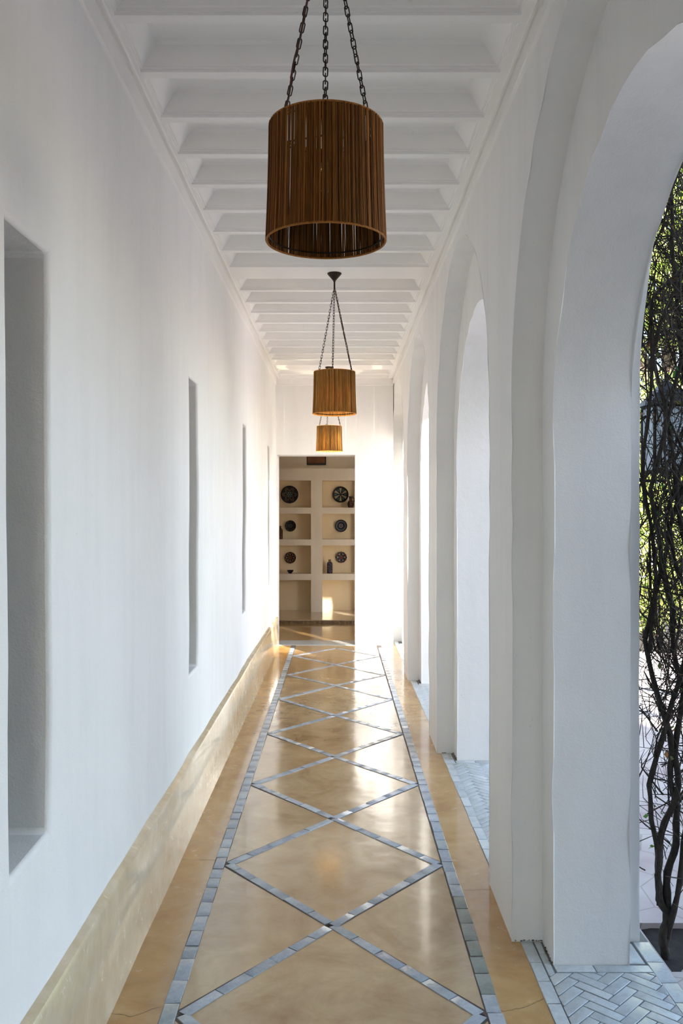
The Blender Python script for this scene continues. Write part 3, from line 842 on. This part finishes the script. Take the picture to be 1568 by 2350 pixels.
def stone(x, y, r):
    mb = MB(); n = 10
    mb.lathe([(r*math.sin(PI*i/7), r*.6*(1-math.cos(PI*i/7))) for i in range(8)], (0, 0, 0), n)
    o = mb.build('stone', simple('pale_stone', (.5, .5, .48), .7), smooth=80, fn=lambda p: tuple(Vector(p)*(1+.18*noise.noise(Vector(p)*30+Vector((x, y, 0))))))
    o.location = (x, y, -.045); return o
tag(stone(1.225, 3.06, .016), 'small pale round stone on the soil at the near edge of the vine bed', 'stone')

# climbing vine: woody stems, a web of twigs, few leaves
vine = empty('climbing_vine', (1.195, 3.17, -.035)); tag(vine, 'dark leafless woody vine tangled outside the nearest arch', 'vine')
rv = random.Random(5)
def stem_path(p0, p1, n=14, amp=.03, sd=0):
    P = []
    for k in range(n+1):
        f = k/n; q = Vector(p0).lerp(Vector(p1), f)
        w_ = Vector((noise.noise(Vector((sd, f*3, 0))), noise.noise(Vector((sd, f*3, 5))), noise.noise(Vector((sd, f*3, 9)))*.3))*amp*math.sin(PI*min(1, f*1.1)+.05)*2
        P.append(q + w_)
    return P
base = Vector((0, 0, -.01))
stems = [  # (from, to, radius0, radius1), local to the root
    ((0, 0, -.01), (-.03, .0, .30), .017, .013), ((-.005, 0, .05), (.05, .02, .55), .015, .012),
    ((0, 0, .04), (-.055, .02, .62), .011, .009), ((.0, 0, .05), (.16, -.02, .9), .011, .008),
    ((-.03, 0, .30), (.075, .03, .95), .012, .010), ((.05, .02, .55), (-.06, .05, 1.15), .011, .009),
    ((-.055, .02, .62), (.12, 0, 1.35), .010, .008), ((.075, .03, .95), (-.05, .02, 1.7), .010, .008),
    ((-.06, .05, 1.15), (.13, .05, 1.9), .010, .007), ((.12, 0, 1.35), (-.03, .05, 2.2), .010, .007),
    ((-.05, .02, 1.7), (.16, .05, 2.5), .009, .007), ((.13, .05, 1.9), (.02, .03, 2.9), .009, .006),
    ((-.03, .05, 2.2), (.25, .05, 3.1), .008, .006), ((.16, -.02, .9), (.02, .05, 1.6), .009, .007),
    ((.02, .05, 1.6), (.2, .05, 2.3), .009, .006), ((-.045, .04, 1.1), (-.035, .05, 2.4), .008, .006),
]
for i, (a, b, r0, r1) in enumerate(stems):
    P = stem_path(a, b, 14, .022, i*7.3)
    mb = MB(); mb.tube(P, [r0 + (r1-r0)*k/14 + .0012*math.sin(k*2.7+i) for k in range(15)], 8)
    mb.build('stem', M_BARK, vine, smooth=60)
for i in range(46):      # straighter whips crossing at all angles
    z = rv.uniform(.5, 2.9); th = rv.choice((-1, 1))*rv.uniform(.2, .8); L = rv.uniform(.4, 1.0)
    c = Vector((rv.uniform(0, .3), rv.uniform(-.08, .25), z)); d = Vector((math.sin(th), rv.uniform(-.15, .15), math.cos(th)))*L/2
    P = [Vector((max(q.x, -.04), q.y, min(q.z, 3.1))) for q in stem_path(c-d, c+d, 10, .018, 50+i*3.1)]
    r = rv.uniform(.0026, .0058)
    mb = MB(); mb.tube(P, [r*(1-.04*k) for k in range(11)], 6); mb.build('branch', M_BARK, vine, smooth=60)
mb = MB()
def okp(p):      # keep twigs out of the arcade wall (world x beyond the outer face)
    return p.x > -.045 or p.z > 3.0
for i in range(4200):
    z = rv.triangular(.25, 3.3, 2.3) if rv.random() < .75 else rv.uniform(.2, 3.2)
    yy_ = rv.uniform(-.14, .32) if rv.random() < .8 else rv.uniform(.5, 1.0); p = Vector((rv.uniform(-.05, .34 + .3*yy_), yy_, z))
    if 1.72 < z < 2.2 and rv.random() < .6: continue
    th = rv.gauss(0, 1.0); L = rv.uniform(.08, .42)*(1 if z > .7 else .7)
    d = Vector((math.sin(th), rv.uniform(-.5, .5), math.cos(th))).normalized()
    P = [p]; r = rv.uniform(.0008, .0024)*(1.9 if rv.random() < .2 else 1)
    for k in range(4):
        d = (d + Vector((rv.uniform(-.10, .10), rv.uniform(-.10, .10), rv.uniform(-.08, .08)))).normalized(); P.append(P[-1] + d*L/4)
    P = [Vector((max(q.x, -.06 + rv.uniform(0, .02)), q.y, q.z)) for q in P]
    mb.tube(P, [r, r*.95, r*.85, r*.7, r*.4], 3, cap=False)
o = mb.build('twigs', M_BARK, vine); o['kind'] = 'stuff'
mb = MB()
def leaf(mb, p, s, rnd, w=.5):
    d = Vector((rnd.gauss(0, 1), rnd.gauss(0, 1), rnd.gauss(0, 1))).normalized(); u = d.orthogonal().normalized(); v = d.cross(u)
    a = rnd.uniform(0, 2*PI); u, v = u*math.cos(a)+v*math.sin(a), v*math.cos(a)-u*math.sin(a)
    mb.poly([p - u*s, p - u*s*.2 + v*s*w + d*s*.12, p + u*s, p - u*s*.2 - v*s*w + d*s*.12])
for i in range(420):
    z = rv.uniform(1.0, 3.2) if rv.random() < .85 else rv.uniform(.3, 1)
    leaf(mb, Vector((rv.uniform(-.05, .5), rv.uniform(-.1, .35), z)), rv.uniform(.008, .022), rv, .55)
o = mb.build('leaves', M_VLEAF, vine); o['kind'] = 'stuff'

# wall lantern behind the vine
lan = empty('garden_lantern', (1.355, 3.60, 1.74)); tag(lan, 'black iron wall lantern with frosted panes behind the vine', 'lantern')
mb = MB(); a = .072; bot = .012; top = .27
mb.box((-a, -a, 0), (a, a, .014)); mb.box((-a-.004, -a-.004, top), (a+.004, a+.004, top+.012))
for sx in (-1, 1):
    for sy in (-1, 1): mb.box((sx*a-.006*(sx > 0)-.002*(sx<0)-.002, sy*a-.006, 0), (sx*a+.006, sy*a+.006, top))
mb.build('frame', M_BLACK, lan)
mb = MB()
r0 = a+.022
pk_ = [(-r0, -r0, top+.010), (r0, -r0, top+.010), (r0, r0, top+.010), (-r0, r0, top+.010)]; ap = (0, 0, top+.125)
for j in range(4): mb.poly([pk_[j], pk_[(j+1) % 4], ap])
mb.poly(pk_[::-1]); mb.tube([(0, 0, top+.11), (0, 0, top+.15)], .006, 8)
mb.build('roof', M_BLACK, lan)
mb = MB()
for sx, sy in ((0, -1), (0, 1), (-1, 0), (1, 0)):
    if sy: mb.box((-a+.004, sy*(a-.003)-.001, .014), (a-.004, sy*(a-.003)+.001, top))
    else: mb.box((sx*(a-.003)-.001, -a+.004, .014), (sx*(a-.003)+.001, a-.004, top))
mb.build('glass_pane', M_GLASS_W, lan)
mb = MB(); mb.tube([(-.245, 0, .10), (-.20, 0, .06), (-.10, 0, -.03), (0, 0, -.03), (0, 0, .005)], .007, 8); mb.box((-.25, -.03, .02), (-.236, .03, .18))
mb.build('bracket', M_BLACK, lan)

# ------------------------------------------------------------------ shrubs and trees
def foliage_mesh(name, n, rx, ry, rz, s, mat, seed, hollow=.35):
    rnd = random.Random(seed); mb = MB()
    for i in range(n):
        while True:
            p = Vector((rnd.uniform(-1, 1), rnd.uniform(-1, 1), rnd.uniform(-1, 1)))
            if hollow < p.length < 1 + .25*noise.noise(p*2.5+Vector((seed, 0, 0))): break
        leaf(mb, Vector((p.x*rx, p.y*ry, p.z*rz)), s*rnd.uniform(.7, 1.3), rnd, .5)
    me = bpy.data.meshes.new(name); me.from_pydata(mb.v, [], mb.f); me.materials.append(mat); me.update(); return me
def plant(kind, loc, me, zc_, label, cat, group, trunk_r, trunk_mat, scale=1, rz=0, branches=6):
    root = empty(kind, loc, rz); root.scale = (scale,)*3; tag(root, label, cat, group)
    f = bpy.data.objects.new('foliage', me); C.objects.link(f); f.parent = root; f.location = (0, 0, zc_); f['kind'] = 'stuff'
    mb = MB(); rnd = random.Random(hash(label) % 99 if False else len(label))
    mb.tube(stem_path((0, 0, -.02), (0, 0, zc_), 8, .06, len(label)), [trunk_r*(1-.05*k) for k in range(9)], 8)
    for b in range(branches):
        a = 2*PI*b/branches + rnd.uniform(-.3, .3); l = zc_*.45
        mb.tube(stem_path((0, 0, zc_*.55), (math.cos(a)*l, math.sin(a)*l, zc_*1.15), 6, .05, b), [trunk_r*.5*(1-.1*k) for k in range(7)], 6)
    mb.build('trunk', trunk_mat, root, smooth=60)
    return root
fm1 = foliage_mesh('shrub_leaves', 5200, 1.0, .8, 1.0, .045, M_LEAF, 3)
fm2 = foliage_mesh('shrub_leaves_dark', 4200, .9, .8, .75, .045, M_LEAF2, 4)
ft = foliage_mesh('crown_leaves', 9000, 1.75, 1.45, 1.55, .085, M_LEAF2, 6, .1)
ft2 = foliage_mesh('crown_leaves_loose', 3200, 1.3, 1.2, 1.3, .085, M_LEAF, 8, .1)
ft3 = foliage_mesh('crown_leaves_sparse', 1400, 1.2, 1.3, 1.1, .075, M_LEAF, 9, .05)
plant('garden_shrub', (4.0, 10.95, .0), fm1, 1.05, 'yellow-green shrub seen through the vine, nearest the patio edge', 'shrub', None, .03, M_TBARK)
plant('garden_shrub', (4.9, 13.0, 0), fm1, 1.9, 'taller yellow-green shrub standing behind the patio edge shrub', 'shrub', None, .04, M_TBARK, 1.25, 1)
plant('garden_shrub', (6.2, 11.0, 0), fm2, .85, 'low dark green shrub right of the yellow-green ones', 'shrub', None, .03, M_TBARK, 1.1, 2)
plant('garden_tree', (6.2, 16.3, 0), ft2, 4.2, 'loose yellow-green tree whose crown rises behind the shrubs', 'tree', None, .12, M_TBARK, 1.5, .5)
# thin trees on the garden side of the arcade scatter the dappled shade
plant('garden_tree', (4.15, 5.6, 0), ft3, 5.45, 'thin-leaved tree on the patio scattering dappled shade on the last arch', 'tree', None, .07, M_TBARK, 1.0, 2.2)
plant('garden_tree', (5.35, 2.1, 0), ft3, 5.7, 'thin-leaved tree on the patio nearest the vine', 'tree', None, .07, M_TBARK, 1.0, 4.0)
plant('garden_tree', (4.4, -.4, 0), ft, 3.2, 'dense dark green tree in front of the garden wing wall', 'tree', None, .09, M_TBARK, .95, 1.1)  # unseen tree added to darken the near arch reveals
# unseen hedge block added along the arcade to darken the arch reveals
hr = random.Random(12); mb = MB()
for i in range(12000):
    leaf(mb, Vector((hr.uniform(1.4, 2.3), hr.uniform(-1.9, 1.3), hr.uniform(.05, 3.5))), hr.uniform(.03, .05), hr)
hroot = empty('shade_hedge', (0, 0, 0)); tag(hroot, 'tall unseen hedge added beside the arcade to darken the arch reveals', 'hedge')
hf = mb.build('foliage', M_LEAF2, hroot); hf['kind'] = 'stuff'
mb = MB()
for k in range(6): mb.tube([(1.85, -1.6 + .5*k, -.02), (1.85 + .05*(-1)**k, -1.6 + .5*k, 3.2)], [.03, .012], 6)
st_ = mb.build('trunk', M_TBARK, hroot); st_['kind'] = 'stuff'
# unseen blocks added to keep sun off the first arches and screen low sky
mb = MB(); mb.box((1.15, -9, -.2), (7.7, -2.3, 8.2)); mb.box((8.4, -9, -.2), (9.0, -1.0, 5.6)); struct(mb.build('wall_sun_block', simple('dark_block_plaster', (.25, .17, .13), .9)))

# garden wall far behind the planting
mb = MB(); mb.box((1.2, 19.2, -.2), (14, 19.5, 3.0)); struct(mb.build('wall_garden', M_WALL))
mb = MB(); mb.poly([(-60, -60, -.25), (60, -60, -.25), (60, 60, -.25), (-60, 60, -.25)])
struct(mb.build('ground', simple('dry_earth', (.35, .27, .2), .9)))

# ------------------------------------------------------------------ light
sd = Vector((-.606, 1, -.68)).normalized()
l = bpy.data.lights.new('sun', 'SUN'); l.energy = 21; l.angle = R(.9); l.color = (1, .94, .85)
so = bpy.data.objects.new('sun', l); C.objects.link(so); so.rotation_euler = sd.to_track_quat('-Z', 'Y').to_euler(); so.location = (8, -10, 9)
w = bpy.data.worlds.new('sky'); bpy.context.scene.world = w; w.use_nodes = True; nt = w.node_tree
sk = N(nt, 'ShaderNodeTexSky', sky_type='NISHITA'); sk.sun_disc = False; sk.sun_elevation = R(30); sk.sun_rotation = math.atan2(.606, -1)
sk.air_density = 1.0; sk.dust_density = .6
mx = N(nt, 'ShaderNodeMix', data_type='RGBA', blend_type='MIX'); mx.inputs[0].default_value = .45
hsv = N(nt, 'ShaderNodeHueSaturation'); hsv.inputs['Saturation'].default_value = .95
nt.links.new(sk.outputs[0], hsv.inputs['Color'])
bg = nt.nodes['Background']; nt.links.new(hsv.outputs[0], bg.inputs['Color']); bg.inputs['Strength'].default_value = .56

cam = bpy.data.cameras.new('camera'); co = bpy.data.objects.new('camera', cam); C.objects.link(co)
co.location = (0, 0, 1.6); co.rotation_euler = (R(90), 0, 0)
cam.sensor_fit = 'VERTICAL'; cam.sensor_height = 36; cam.lens = 2000/2350*36
cam.shift_x = 9/2350; cam.shift_y = -10/2350; cam.clip_start = .05; cam.clip_end = 200
sc = bpy.context.scene; sc.camera = co
sc.view_settings.view_transform = 'Standard'; sc.view_settings.look = 'None'; sc.view_settings.gamma = 1
sc.view_settings.use_curve_mapping = False; sc.view_settings.exposure = .80
sc.cycles.max_bounces = 14; sc.cycles.diffuse_bounces = 10; sc.cycles.glossy_bounces = 5
